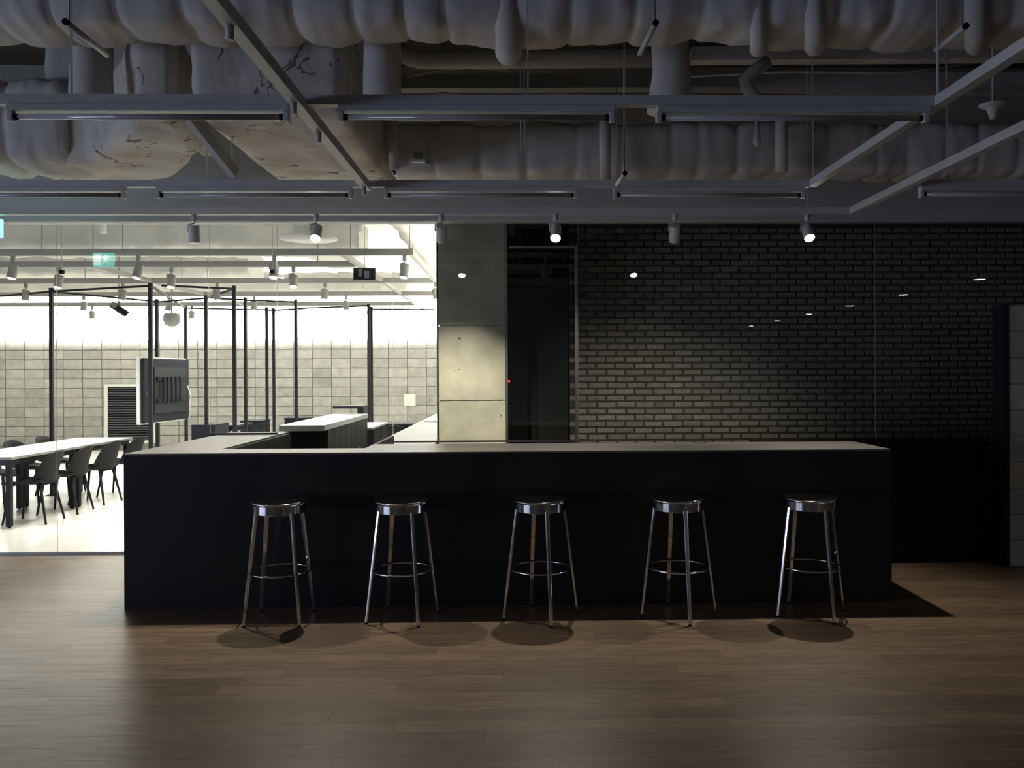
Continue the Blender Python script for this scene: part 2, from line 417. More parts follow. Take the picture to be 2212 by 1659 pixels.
P(-.3, .27, 0, 1.2, 0, .875, 'body', M['tv'], c2); P(-.31, .29, -.02, 1.22, .876, .90, 'top', M['tabletop'], c2)
P(.271, .28, .05, .6, .05, .86, 'door', M['black'], c2); P(.271, .28, .62, 1.15, .05, .86, 'door', M['black'], c2)

def make_table(name, label, x0, x1, y0, y1, h, top, legm, cat='table', group=None, lw=.05):
    t = thing(name, label, cat, ((x0+x1)/2, (y0+y1)/2, 0), 0, group)
    a, c = (x1-x0)/2, (y1-y0)/2
    P(-a, a, -c, c, h-.03, h, 'tabletop', top, t, .004)
    P(-a+.04, a-.04, -c+.04, c-.04, h-.09, h-.031, 'apron', legm, t)
    for i in (-1, 1):
        for j in (-1, 1):
            xx, yy = i*(a-.06), j*(c-.06)
            P(xx-lw/2, xx+lw/2, yy-lw/2, yy+lw/2, .012, h-.031, 'leg', legm, t)
            P(xx-.012, xx+.012, yy-.012, yy+.012, 0, .0115, 'foot', M['black'], t)
    return t
make_table('meeting_table', 'nearer grey-topped meeting table at the left edge', -5.98, -5.24, 8.96, 10.34, .74, M['tabletop'], M['chair'], group='meeting tables beyond the glass')
make_table('meeting_table', 'farther grey-topped meeting table, behind the nearer one', -5.98, -5.24, 10.35, 11.74, .74, M['tabletop'], M['chair'], group='meeting tables beyond the glass')

# chairs: moulded shell with tapered legs; front is +Y
def make_chair(label):
    t = thing('shell_chair', label, 'chair', (0, 0, 0), 0, 'charcoal chairs round the meeting tables')
    def grid(fn, nu, nv, name, th=.012):
        b = MB(); V = [[b.bm.verts.new(fn(u/nu, v/nv)) for v in range(nv+1)] for u in range(nu+1)]
        for u in range(nu):
            for v in range(nv): b.bm.faces.new((V[u][v], V[u+1][v], V[u+1][v+1], V[u][v+1]))
        me = b.mesh(name, M['chair'], True); o = link(name, me, t)
        s = o.modifiers.new('thick', 'SOLIDIFY'); s.thickness = th; s.offset = 0
        return o
    def seat(u, v):
        x = (u-.5)*.44; y = -.20+v*.43
        e = abs(u-.5)*2
        return Vector((x*(1-.12*v*v*e), y, .44+.035*e**3-.02*math.sin(PI*v)-(.03*max(0, v-.8)/.2)))
    def back(u, v):
        a = (u-.5)*PI*.82; wv = .235
        x = math.sin(a)*wv*(1.0-.10*v); yb = -.215-.05*v-.03*(v**2); y = yb+(1-math.cos(a))*.16*(1-.25*v)
        e = abs(u-.5)*2
        zt = .47+.30*v-(.09*e**2.5)*v
        return Vector((x, y, zt-.04*(1-v)*(1-e)))
    grid(seat, 10, 10, 'seat'); grid(back, 14, 8, 'backrest')
    MB().bar((-.15, -.15, .415), (.15, -.15, .415), .03, .02).bar((-.15, .15, .415), (.15, .15, .415), .03, .02).bar((0, -.15, .415), (0, .15, .415), .03, .02).build('seat_frame', M['chair'], t)
    for i in (-1, 1):
        for j in (-1, 1):
            MB().tube([(i*.15, j*.15, .415), (i*.205, j*(.21 if j > 0 else .235), 0)], [.017, .011], 10).build('leg', M['chair'], t)
    return t
ords = ['nearest', 'second', 'third', 'farthest']
first = make_chair('nearest chair on the glass side of the meeting tables')
ys = [9.38, 10.03, 10.73, 11.43]
first.location = (-5.26, ys[0], 0); first.rotation_euler.z = PI/2+.05
for k in (1, 2, 3): dup(first, (-5.26, ys[k], 0), PI/2+random.uniform(-.08, .08), '%s chair on the glass side of the meeting tables' % ords[k])
for k, yv in enumerate((9.5, 10.2, 10.9, 11.6)):
    dup(first, (-6.12, yv, 0), -PI/2+random.uniform(-.06, .06), '%s chair on the far side of the meeting tables, tucked in' % ords[k])

# tall black frames standing in the bright room
HP = 2.70
def rack(label, posts, bars):
    pts = {px: at(px, py, 1.12*F/(HOR-py)) for px, py in posts}
    base = pts[posts[0][0]]
    t = thing('black_frame', label, 'frame', (base.x, base.y, 0), 0, 'tall black steel frames in the bright room')
    o = Vector((base.x, base.y, 0))
    for px, py in posts:
        p = pts[px]-o
        MB().box(p.x-.022, p.x+.022, p.y-.022, p.y+.022, .008, p.z+.04).build('post', M['blackpaint'], t)
        MB().box(p.x-.06, p.x+.06, p.y-.06, p.y+.06, 0, .008).build('foot_plate', M['blackpaint'], t)
        MB().lathe([(0, 0), (.012, .0), (.012, .006), (0, .006)], 8, m=Matrix.Translation((p.x-.028, p.y-.02, 1.35)) @ Matrix.Rotation(-PI/2, 4, 'Y')).build('bolt', M['chrome'], t)
    for (a, ay), (c, cy) in bars:
        pa = at(a, ay, 1.12*F/(HOR-ay))-o; pc = at(c, cy, 1.12*F/(HOR-cy))-o
        MB().bar(pa, pc, .025, .025).build('top_bar', M['blackpaint'], t)
rack('leftmost tall black frame, over the meeting tables', [(112, 624), (340, 648)], [((112, 625), (320, 614)), ((112, 625), (340, 648)), ((112, 625), (-60, 640))])
rack('tall black frame holding the wall screen', [(326, 614), (402, 662)], [((326, 613), (402, 662))])
rack('tall black frame just right of the screen', [(507, 621), (446, 641)], [((350, 613), (507, 621)), ((507, 621), (446, 641)), ((340, 649), (446, 641))])
rack('tall black frame behind the glass door seam', [(531, 645), (640, 650)], [((446, 640), (531, 645)), ((531, 646), (640, 650))])
rack('far slender black frame in the middle of the bright room', [(577, 666), (592, 668)], [((402, 662), (577, 667)), ((577, 667), (592, 668)), ((592, 668), (660, 664))])
rack('rightmost tall black frame, left of the column', [(797, 660), (803, 666)], [((640, 664), (797, 659)), ((803, 666), (938, 668))])

# screen seen from behind
p0 = at(301, 840, 10.75); p1 = at(403, 840, 12.1)
ang = math.atan2(p1.y-p0.y, p1.x-p0.x); L_ = (p1-p0).xy.length
tv = thing('television', 'big flat screen seen from behind on black posts', 'television', (p0.x, p0.y, 0), ang)
# local x along the screen, back faces +X world side => local -y
zc_ = 1.385
P(0, L_, .0, .04, zc_-.43, zc_+.43, 'bezel', M['tvside'], tv, .01)
P(.02, L_-.02, -.05, -.001, zc_-.415, zc_+.415, 'back_cover', M['tv'], tv, .02)
P(.25, L_-.2, -.075, -.051, zc_-.3, zc_+.3, 'louvre_panel', M['blackpaint'], tv)
for z in (zc_-.16, zc_+.12): P(.3, L_-.25, -.10, -.076, z, z+.05, 'mounting_rail', M['tv'], tv)
for k in range(5): P(.42+k*.12, .45+k*.12, -.12, -.101, zc_-.16, zc_+.17, 'mounting_rail', M['tv'], tv)
MB().tube([(L_-.15, -.08, zc_+.05), (L_-.1, -.11, zc_-.1), (L_-.17, -.12, zc_-.2), (L_-.11, -.11, zc_-.33), (L_-.16, -.1, zc_-.4)], .006, 6).build('cable', M['tvside'], tv)

# louvred grille, paper, desks in the back
p0 = at(232, 826, 18.1); p1 = at(340, 952, 18.1)
gr = thing('louvred_grille', 'black louvred grille in a white frame on the block wall', 'grille', (p0.x, BY1-.03, 0))
wd = p1.x-p0.x
P(0, .07, -.03, 0, p1.z, p0.z, 'frame', M['paper'], gr); P(wd-.05, wd, -.03, 0, p1.z, p0.z, 'frame', M['paper'], gr)
P(.071, wd-.051, -.03, 0, p0.z-.05, p0.z, 'frame', M['paper'], gr); P(.071, wd-.051, -.03, 0, p1.z, p1.z+.05, 'frame', M['paper'], gr)
P(.071, wd-.051, -.004, 0, p1.z+.051, p0.z-.051, 'backing', M['black'], gr)
sl = MB().box(.071, wd-.051, -.014, .014, -.003, .003).mesh('slat', M['slat'])
n = 22
for k in range(n): link('slat', sl, gr, (0, -.017, p1.z+.08+(p0.z-p1.z-.16)*k/(n-1)), (.6, 0, 0))
p = at(885, 862, 18.1); tag(MB().box(p.x-.12, p.x+.12, BY1-.035, BY1-.03, p.z-.13, p.z+.12).build('paper_notice', M['paper']), 'blank white sheet pinned to the block wall', 'paper')

def desk(label, x0, x1, y0, y1, h, name='dark_desk'):
    return make_table(name, label, x0, x1, y0, y1, h, M['blackpaint'], M['black'], 'desk', None, .04)
a = at(402, 0, 12.2).x; c = at(452, 0, 12.2).x
k_ = thing('drawer_unit', 'dark drawer unit with a chrome bar right of the screen', 'cabinet', ((a+c)/2, 12.5, 0))
P(-.17, .17, 0, .6, 0, .86, 'body', M['tv'], k_, .005); P(-.15, .15, -.03, -.012, .60, .615, 'handle', M['chrome'], k_)
P(-.155, .155, -.011, -.001, .45, .84, 'drawer', M['tv'], k_)
a = at(455, 0, 13.3).x; c = at(515, 0, 13.3).x
desk('dark desk between the drawer unit and black cabinet', a, c, 13.4, 14.1, .80)
def cab(label, px0, px1, z, h, dpt=.5, m='blackpaint', name='dark_cabinet'):
    x0 = at(px0, 0, z).x; x1 = at(px1, 0, z).x
    t = thing(name, label, 'cabinet', ((x0+x1)/2, z+.1, 0)); hw = (x1-x0)/2
    P(-hw, hw, 0, dpt, 0, h-.021, 'body', M[m], t); P(-hw-.01, hw+.01, -.01, dpt+.01, h-.02, h, 'top', M['tv'], t)
    P(-hw+.01, -.003, -.012, -.001, .05, h-.04, 'door', M[m], t); P(.003, hw-.01, -.012, -.001, .05, h-.04, 'door', M[m], t)
cab('black cabinet standing behind the left arm of the bar', 519, 564, 14.6, .80)
cab('grey low cabinet left of the second pair of posts', 614, 662, 15.6, .79, .5, 'tv', 'grey_cabinet')
a = at(822, 0, 14.4).x; c = at(905, 0, 14.4).x
desk('dark desk behind the inner counter, near the column', a, c, 14.6, 15.3, .74)
ch = dup(first, (at(850, 0, 13.6).x, 13.9, 0), 0, 'lone dark chair at the desk near the column'); ch['group'] = 'chair at the rear desk'

# ------------------------------------------------------------------ bar stools
def leg_mesh(R0, R1, h0):
    b = MB()
    # D-shaped leg, flat side to the middle
    prof = [(-.006, -.014), (.008, -.014), (.012, -.008), (.012, .008), (.008, .014), (-.006, .014)]
    A = [b.bm.verts.new((R0+x, y_, h0)) for x, y_ in prof]; B = [b.bm.verts.new((R1+x*.8, y_*.8, .012)) for x, y_ in prof]
    for k in range(6): b.bm.faces.new((A[k], A[(k+1) % 6], B[(k+1) % 6], B[k]))
    b.bm.faces.new(A[::-1]); b.bm.faces.new(B)
    bmesh.ops.bevel(b.bm, geom=[e for e in b.bm.edges if abs(e.verts[0].co.z-e.verts[1].co.z) > .3], offset=.002, segments=2, affect='EDGES')
    return b.mesh('leg', M['chrome'])
def make_stool(label):
    t = thing('bar_stool', label, 'stool', (0, 0, 0), 0, 'polished steel stools in front of the bar')
    R = .178
    sad = lambda x, y: .0045*((x*x-y*y)/(R*R))
    prof = [(0, .752), (.05, .7525), (.10, .755), (.14, .760), (.162, .765), (.172, .766), (.177, .763), (.178, .759), (.175, .755), (.168, .752), (.12, .746), (0, .744)]
    MB().lathe(prof, 48, fn=sad).build('seat', M['chrome'], t)
    pr = [(.158, .746), (.1625, .746), (.164, .744), (.164, .694), (.162, .691), (.158, .691), (.156, .694), (.156, .745), (.158, .746)]
    o = MB().lathe(pr, 48, fn=lambda x, y: 0).build('seat_rim', M['chrome'], t); shade(o, 30)
    lm = leg_mesh(.158, .247, .705)
    for k in range(4):
        a = PI/4+k*PI/2
        l = link('leg', lm, t, (0, 0, 0), (0, 0, a))
        f = MB().lathe([(0, 0), (.011, 0), (.011, .012), (0, .012)], 12, c=(.247, 0, 0)).build('rubber_foot', M['black'], l)
    MB().tube([(.193*math.cos(2*PI*k/48), .193*math.sin(2*PI*k/48), .315) for k in range(48)], .0065, 10, closed=True).build('foot_ring', M['chrome'], t)
    return t
st = [(-1.55, 5.55, -1, 'bar stool at the left end of the row, squared to the bar'),
      (-.76, 5.63, -14, 'second bar stool from the left end of the row'),
      (.137, 5.65, -31, 'middle bar stool of the five'),
      (1.037, 5.715, -39, 'second bar stool from the right end of the row'),
      (1.905, 5.69, -29, 'bar stool at the right end of the row')]
s0 = make_stool(st[0][3]); 
for i, (x, zc, a, lb) in enumerate(st):
    loc = (x, min(zc-YAW*x, 5.57), 0); rz = math.radians(a)
    if i == 0: s0.location = loc; s0.rotation_euler.z = rz
    else: dup(s0, loc, rz, lb)

# ------------------------------------------------------------------ hanging light frames over the bar
Y1, Y2, Y3 = 3.87, 5.53, 6.46
fr = thing('hanging_light_frame', 'white steel lighting frame hung on rods over the bar', 'frame', (0, Y1, 2.81))
HB = 2.81
def rail(p, q, name='rail', m='white', par=fr, w=.045, h=.045):
    o = Vector(par.location); return MB().bar(Vector(p)-o, Vector(q)-o, w, h).build(name, M[m], par)
rail((-8.5, Y1, HB), (1.895, Y1, HB)); rail((-8.5, Y2, HB-.005), (1.895, Y2, HB-.005))
rail((-.965, -1.5, HB-.03), (-.965, 5.505, HB-.03), w=.05, h=.05)
rail((1.92, -1.5, HB), (1.92, 5.553, HB), w=.05)
for px, yy in ((168, Y1), (1143, Y1), (2050, Y1), (455, Y2), (508, Y2), (1127, Y2), (1135, Y2), (1352, Y2), (1760, Y2)):
    X = (px-VPX)/F*yy
    if X > 1.9: X = 1.92
    rail((X, yy, HB+.02), (X, yy, TOP), 'rod', 'white', w=.008, h=.008)
for (x, yy) in ((-.965, 3.72), (-.965, 4.18), (-.965, 5.40), (-.965, 2.9)):
    o = MB().tube([(x, yy-Y1, -.055), (x, yy-Y1, -.105)], .014, 14).build('conduit_stub', M['white'], fr)
f3 = thing('light_track', 'white spotlight track running above the whole bar', 'track', (0, Y3, 2.80))
rail((-8.5, Y3, 2.805), (2.515, Y3, 2.805), par=f3, w=.05, h=.05)
rail((2.54, -1.5, 2.805), (2.54, 6.485, 2.805), par=f3, w=.05, h=.05)
for X in (-3.4, -1.2, .75, 2.2): rail((X, Y3, 2.83), (X, Y3, TOP), 'rod', 'white', par=f3, w=.008, h=.008)
f4 = thing('right_light_rail', 'white rail at the right edge carrying one tube fixture', 'rail', (3.2, Y2, 2.81))
rail((2.62, Y2, 2.81), (4.6, Y2, 2.81), par=f4)
for X in (2.8, 4.2): rail((X, Y2, 2.83), (X, Y2, TOP), 'rod', 'white', par=f4, w=.008, h=.008)

def make_fixture():
    t = thing('tube_fixture', None, 'light fixture', (0, 0, 0))
    P(-.62, .62, -.03, .03, -.026, 0, 'housing', M['white'], t, .002)
    for i in (-1, 1):
        x = i*.61
        P(x-.012, x+.012, -.02, .02, -.07, -.0265, 'lamp_holder', M['white'], t, .003)
        MB().tube([(i*.597, 0, -.048), (i*.580, 0, -.048)], .0145, 16).build('end_cap', M['black'], t)
    MB().tube([(-.5795, 0, -.048), (.5795, 0, -.048)], .0135, 20).build('tube', M['tubeglass'], t)
    return t
fx = make_fixture()
spots_f = []
def fpos(px0, yy, pxw): return None
row1 = [(23, 'nearer row, left'), (735, 'nearer row, middle'), (1428, 'nearer row, right')]
lab1 = ['unlit tube fixture at the left of the nearer row', 'unlit tube fixture in the middle of the nearer row', 'unlit tube fixture at the right of the nearer row']
for i, (px, _) in enumerate(row1):
    zc = Y1+YAW*((px-VPX)/F*Y1); X = (px-VPX)/F*zc+.62
    if i == 2: X = min(X, 1.25)
    if i == 0: fx.location = (X, Y1, HB-.0245); fx['label'] = lab1[0]; fx['group'] = 'unlit tube fixtures under the light frame'
    else: dup(fx, (X, Y1, HB-.0245), 0, lab1[i])
lab2 = ['unlit tube fixture cut by the left edge, farther row', 'unlit tube fixture second from left in the farther row', 'unlit tube fixture third from left in the farther row', 'unlit tube fixture at the right end of the farther row']
for i, px in enumerate((-152, 342, 833, 1327)):
    zc = Y2+YAW*((px-VPX)/F*Y2); X = (px-VPX)/F*zc+.62
    if i == 3: X = min(X, 1.24)
    dup(fx, (X, Y2, HB-.0295), 0, lab2[i])
dup(fx, (3.24, Y2, 2.786), 0, 'unlit tube fixture alone at the right edge')

# ------------------------------------------------------------------ spotlights
cache = {}
def spot(label, loc, tilt, rz, lens, power, group, size=85, blend=1.0, body='white', s=1.0, col=(1, .90, .76), extra=0):
    t = thing('track_spotlight', label, 'spotlight', loc, rz, group)
    key = (body, lens, s)
    if key not in cache:
        B = {}
        B['adapter'] = MB().lathe([(0, 0), (.02*s, 0), (.02*s, -.045*s), (.015*s, -.05*s), (0, -.05*s)], 16).mesh('adapter', M[body])
        B['arm'] = MB().tube([(0, 0, -.05*s), (.0, 0, -.062*s), (-.045*s, 0, -.075*s), (-.047*s, 0, -.125*s)], .006*s, 8).mesh('arm', M[body])
        B['head'] = MB().lathe([(0, .045), (.036, .045), (.04, .040), (.04, -.085), (.037, -.085), (.037, -.076), (0, -.076)], 28).mesh('head', M[body])
        B['lens'] = MB().lathe([(0, -.0775), (.0355, -.0775), (.0355, -.0765)], 24).mesh('lens', M[lens])
        if s != 1:
            for k in ('head', 'lens'): B[k].transform(Matrix.Scale(s, 4))
        for k in ('head',):
            for p_ in B[k].polygons: p_.use_smooth = True
            B[k].set_sharp_from_angle(angle=.6)
        cache[key] = B
    B = cache[key]
    link('adapter', B['adapter'], t); link('arm', B['arm'], t)
    h = link('head', B['head'], t, (0, 0, -.125*s), (tilt, 0, 0))
    link('lens', B['lens'], h)
    if power:
        l = bpy.data.lights.new('spot', 'SPOT'); l.energy = power; l.spot_size = math.radians(size); l.spot_blend = blend; l.shadow_soft_size = .02; l.color = col
        lo = bpy.data.objects.new('lamp_light', l); C.objects.link(lo); lo.parent = h; lo.location = (0, 0, -.10*s); lo.rotation_euler.x = extra
    return t
# tilt < 0 aims the lens at the viewer's side (-Y), > 0 at the back
lx = [-2.42, -1.51, -.575, .286, 1.19, 2.197]
labs = ['unlit-looking spotlight above the left end of the bar, aimed back', 'glowing spotlight left of the column, aimed at the floor', 'spotlight in front of the concrete column, aimed back',
        'glowing spotlight above the middle stool', 'spotlight in front of the brick wall, aimed back', 'glowing spotlight nearest the right end of the track']
for i, X in enumerate(lx):
    if i % 2: spot(labs[i], (X, Y3, 2.78), -.72, random.uniform(-.1, .1), 'lens', P_FRONT, 'spotlights on the track above the bar', 88, extra=.40)
    else: spot(labs[i], (X, Y3, 2.78), .62 if i else .15, random.uniform(-.05, .05), 'lens', P_BACK*(3.6 if i == 2 else 1.5), 'spotlights on the track above the bar', 70 if i == 2 else 100, 1.0, extra=-.05)

# bright-room beams and spotlights
fb = thing('far_light_frame', 'white lighting frame hanging in the bright room', 'frame', (-4, 9, 2.87))
HF = 2.87
def yz(py): return (HF-HC)*F/(HOR-py)
Yb = [yz(541)+.1, yz(567)+.1, yz(603)+.1, yz(632)+.1, yz(654)+.1, yz(674)]
for k, yv in enumerate(Yb): rail((-12.5 if k < 5 else -11, yv, HF), (-1.16 if k in (0, 2, 3) else -1.9, yv, HF), par=fb, m='farbeam', w=.05, h=.07)
rail((-1.13, Yb[0]-.03, HF), (-1.13, 17, HF), par=fb, m='farbeam', w=.05, h=.07)
rail((-1.87, Yb[0]+.03, HF-.001), (-1.87, 17, HF-.001), par=fb, m='farbeam', w=.05, h=.05)
rail((-5.0, Yb[1]+.03, HF-.001), (-5.0, 17, HF-.001), par=fb, m='farbeam', w=.05, h=.05)
for px, yv in ((104, Yb[0]), (212, Yb[0]), (275, Yb[0]), (760, Yb[0]), (887, Yb[0]), (195, Yb[2]), (400, Yb[2]), (690, Yb[1]), (455, Yb[2])):
    X = (px-VPX)/F*yv; rail((X, yv, HF+.035), (X, yv, 4.0), 'rod', 'steel', par=fb, w=.008, h=.008)
far_s = [(43, 0), (308, 0), (597, 0), (140, 1), (378, 1), (638, 1), (876, 0), (70, 2), (275, 2), (475, 2), (705, 2), (899, 2), (192, 3), (372, 3), (553, 3), (750, 3), (917, 3), (210, 4), (421, 4), (930, 4)]
rown = ['nearest', 'second', 'third', 'fourth', 'fifth']
ps = {}
for px, k in far_s: ps.setdefault(k, []).append(px)
wh = ['leftmost', 'second', 'third', 'fourth', 'fifth']
for k in ps:
    L = sorted(ps[k])
    for j, px in enumerate(L):
        X = (px-VPX)/F*Yb[k]
        if px in (899, 917, 930): X = -1.13
        pos = 'rightmost' if j == len(L)-1 else wh[j]
        if pos in ('second', 'third', 'fourth'): pos = pos+' from left'
        spot('white spotlight, %s, on the %s beam of the bright room' % (pos, rown[k]), (X, Yb[k], HF-.036), random.choice((-.35, -.25, -.3)), random.uniform(-.5, .5), 'lensfar', P_FAR,
             'spotlights in the bright room', 128, 1.0, 'farbeam', 1.15, (1, .98, .93), extra=.3)
# unseen up-wash added to brighten the far room; no fittings there
area('added_upwash', (-6.0, BY1-.6, 2.45), (PI-.5, 0, 0), 11, .3, 420, (1, .98, .93))
area('added_upwash_right', (-.75, 12.8, 2.3), (PI, .6, 0), .25, 8, 120, (1, .95, .80))

# hanging black sign, little black cubes on rods
p = at(788, 590, 8.9)
hs = thing('hanging_sign', 'black rectangular sign hanging behind the glass', 'sign', (p.x, 8.95, p.z))
P(-.113, .113, -.02, .02, -.062, .062, 'board', M['tv'], hs, .006); P(-.06, -.02, -.0215, -.0205, -.03, .05, 'emblem', M['steel'], hs); P(.0, .05, -.0215, -.0205, -.045, .03, 'emblem', M['steel'], hs)
P(-.003, .003, -.003, .003, .063, 4.0-p.z, 'rod', M['steel'], hs)
for px, lb in ((140, 'left'), (590, 'right')):
    p = at(px, 584, 8.3)
    s_ = thing('ceiling_sensor', 'small black cube on a thin rod, %s one of two' % lb, 'sensor', (p.x, 8.35, p.z))
    P(-.018, .018, -.018, .018, -.018, .018, 'housing', M['black'], s_); P(-.003, .003, -.003, .003, .0185, 4.0-p.z, 'rod', M['white'], s_)

p = at(258, 664, 12.4)
t = thing('projector', 'small tilted projector hanging over the meeting tables', 'projector', p, .5)
MB().box(-.13, .13, -.09, .09, -.04, .04, m=Matrix.Rotation(.6, 4, 'Y'), bev=.01).build('body', M['tv'], t)
MB().box(-.13, -.05, -.092, -.0905, -.03, .03, m=Matrix.Rotation(.6, 4, 'Y')).build('lens', M['steel'], t)
MB().tube([(0, 0, .05), (0, 0, 4.0-p.z)], .012, 8).build('pole', M['farbeam'], t)
p = at(372, 688, 13.5)
t = thing('ceiling_camera', 'pale round camera hanging left of the screen frame', 'camera', p)
MB().lathe([(0, .1), (.11, .1), (.13, .05), (.13, 0), (.1, -.07), (.05, -.1), (0, -.11)], 24).build('housing', M['farbeam'], t)
MB().tube([(0, 0, .101), (0, 0, 4.0-p.z)], .012, 8).build('pole', M['farbeam'], t)
# exit sign at the left edge (its reflection shows in the glass)
es = thing('exit_sign', 'glowing teal exit sign at the left edge', 'sign', (-4.10, 6.73, 2.725))
P(-.1, .1, -.018, .018, -.07, .07, 'housing', M['teal'], es, .004)
b = MB()   # running figure and doorway
b.box(-.09, -.02, .0185, .0205, -.055, .055); b.build('doorway_symbol', M['signwhite'], es)
b = MB(); b.lathe([(0, 0), (.010, .001)], 12, m=Matrix.Translation((.035, .0205, .04)) @ Matrix.Rotation(-PI/2, 4, 'X'))
b.bar((.03, .0195, .028), (.022, .0195, -.005), .002, .016); b.bar((.022, .0195, -.005), (-.0, .0195, -.035), .002, .010); b.bar((.022, .0195, -.005), (.05, .0195, -.03), .002, .010)
b.bar((.03, .0195, .02), (.055, .0195, .005), .002, .008); b.bar((.03, .0195, .02), (.005, .0195, .012), .002, .008)
b.build('running_figure', M['signwhite'], es)
P(-.004, .004, -.004, .004, .0705, TOP-2.725, 'rod', M['steel'], es)
# downlights on the camera's side, seen as a row of reflections
for k in range(6):
    yv = 2*GY-(11.35+2.22*k)+.15
    t = thing('downlight', None, 'downlight', (6.1, yv, 2.80), 0, 'round downlights in a row by the right wall')
    t['label'] = ['round downlight by the right wall, closest to the glass', 'second round downlight from the glass', 'third round downlight from the glass', 'fourth round downlight from the glass', 'fifth round downlight from the glass', 'round downlight by the right wall, farthest from the glass'][k]
    MB().lathe([(0, 0), (.072, 0), (.072, .003), (0, .003)], 20).build('lens', M['down'], t)
    MB().lathe([(.073, -.002), (.088, -.002), (.088, .06), (0, .06), (0, .055), (.073, .055), (.073, -.002)], 24).build('housing', M['white'], t)
    MB().tube([(0, 0, .0605), (0, 0, 1.499)], .006, 6).build('rod', M['white'], t)
# pictogram on the brick wall
p = at(1265, 655, 8.85)
sg = thing('restroom_pictogram', 'small outlined figure sign on the dark brick wall', 'sign', (p.x, BRY-.018, p.z))
z = Vector((0, 0, 0))
MB().tube([(.014*math.cos(a*PI/8), 0, .042+.014*math.sin(a*PI/8)) for a in range(16)], .002, 6, closed=True).build('head', M['whitegloss'], sg)
MB().tube([(-.018, 0, .022), (-.026, 0, -.012), (-.014, 0, -.012), (-.012, 0, -.05), (-.002, 0, -.05), (0, 0, -.02), (.002, 0, -.05), (.012, 0, -.05), (.014, 0, -.012), (.026, 0, -.012), (.018, 0, .022)], .002, 6, closed=True).build('body', M['whitegloss'], sg)

# ------------------------------------------------------------------ ducts and pipes
def soft_duct(name, label, p, q, w, h, pitch=.28, amp=.03, m='foam', step=.02, group=None, seed=0, cat='duct', nse=.02, pw=.35):
    p = Vector(p); q = Vector(q); d = (q-p); L = d.length; d.normalize(); up = Vector((0, 0, 1)) if abs(d.z) < .9 else Vector((0, 1, 0))
    a = d.cross(up).normalized(); bb = a.cross(d)
    b = MB(); n = max(3, int(L/step)); Mn = 44; rings = []
    cuts = [0.0]
    rnd = random.Random(seed)
    while cuts[-1] < L: cuts.append(cuts[-1]+pitch*rnd.uniform(.7, 1.3))
    for i in range(n+1):
        t = L*i/n
        j = max(k for k in range(len(cuts)) if cuts[k] <= t+1e-9); j = min(j, len(cuts)-2)
        u = (t-cuts[j])/(cuts[j+1]-cuts[j]); u = min(max(u, 0), 1); ds = min(u, 1-u)*(cuts[j+1]-cuts[j]); bulge = amp*(.82*(1-math.exp(-ds/.022))+.18*math.sin(PI*u))
        ring = []
        for k in range(Mn):
            th = 2*PI*k/Mn; c, s = math.cos(th), math.sin(th); e = .42
            x = (abs(c)**e)*math.copysign(1, c); y_ = (abs(s)**e)*math.copysign(1, s)
            base = p+d*t
            o = a*x*(w/2-amp+bulge)+bb*y_*(h/2-amp+bulge)
            nz = noise.noise((base+o)*2.6+Vector((seed*7, 0, 0)))*nse+noise.noise((base+o)*7)*nse*.4-abs(noise.noise(Vector(((base+o).x*9, (base+o).y*2, (base+o).z*3))))*nse*.5
            ring.append(b.bm.verts.new(base+o*(1+nz/max(.1, o.length))))
        rings.append(ring)
    for A, B in zip(rings, rings[1:]):
        for k in range(Mn):
            f = b.bm.faces.new((A[k], A[(k+1) % Mn], B[(k+1) % Mn], B[k])); f.smooth = True
    b.bm.faces.new(rings[0][::-1]); b.bm.faces.new(rings[-1])
    o = b.build(name, M[m]); return tag(o, label, cat, group)
def foam_prism(name, label, pts, z0, z1, m='foam', vox=.035, strength=.05, cat='duct', seed=1.0):
    b = MB(); lo = [b.bm.verts.new((x, y_, z0)) for x, y_ in pts]; hi = [b.bm.verts.new((x, y_, z1)) for x, y_ in pts]
    n = len(pts)
    b.bm.faces.new(lo[::-1]); b.bm.faces.new(hi)
    for k in range(n): b.bm.faces.new((lo[k], lo[(k+1) % n], hi[(k+1) % n], hi[k]))
    o = b.build(name, M[m]); tag(o, label, cat)
    bv = o.modifiers.new('bev', 'BEVEL'); bv.width = .06; bv.segments = 3
    r = o.modifiers.new('rm', 'REMESH'); r.mode = 'VOXEL'; r.voxel_size = vox; r.use_smooth_shade = True
    tx = bpy.data.textures.new('foam', 'CLOUDS'); tx.noise_scale = .28*seed; tx.noise_depth = 2
    dp = o.modifiers.new('dp', 'DISPLACE'); dp.texture = tx; dp.texture_coords = 'GLOBAL'; dp.strength = strength; dp.mid_level = .5
    return o
soft_duct('wrapped_duct', 'broad quilted white duct across the top of the picture', (-8.1, 4.66, 3.78), (7.2, 4.66, 3.78), .46, .75, .30, .024, seed=3, nse=.035, pw=.16)
soft_duct('wrapped_duct', 'quilted white duct above the brick wall, behind the tube fixtures', (-.95, 6.68, 3.30), (7.2, 6.68, 3.30), .42, .41, .30, .018, seed=5, nse=.03, pw=.16)
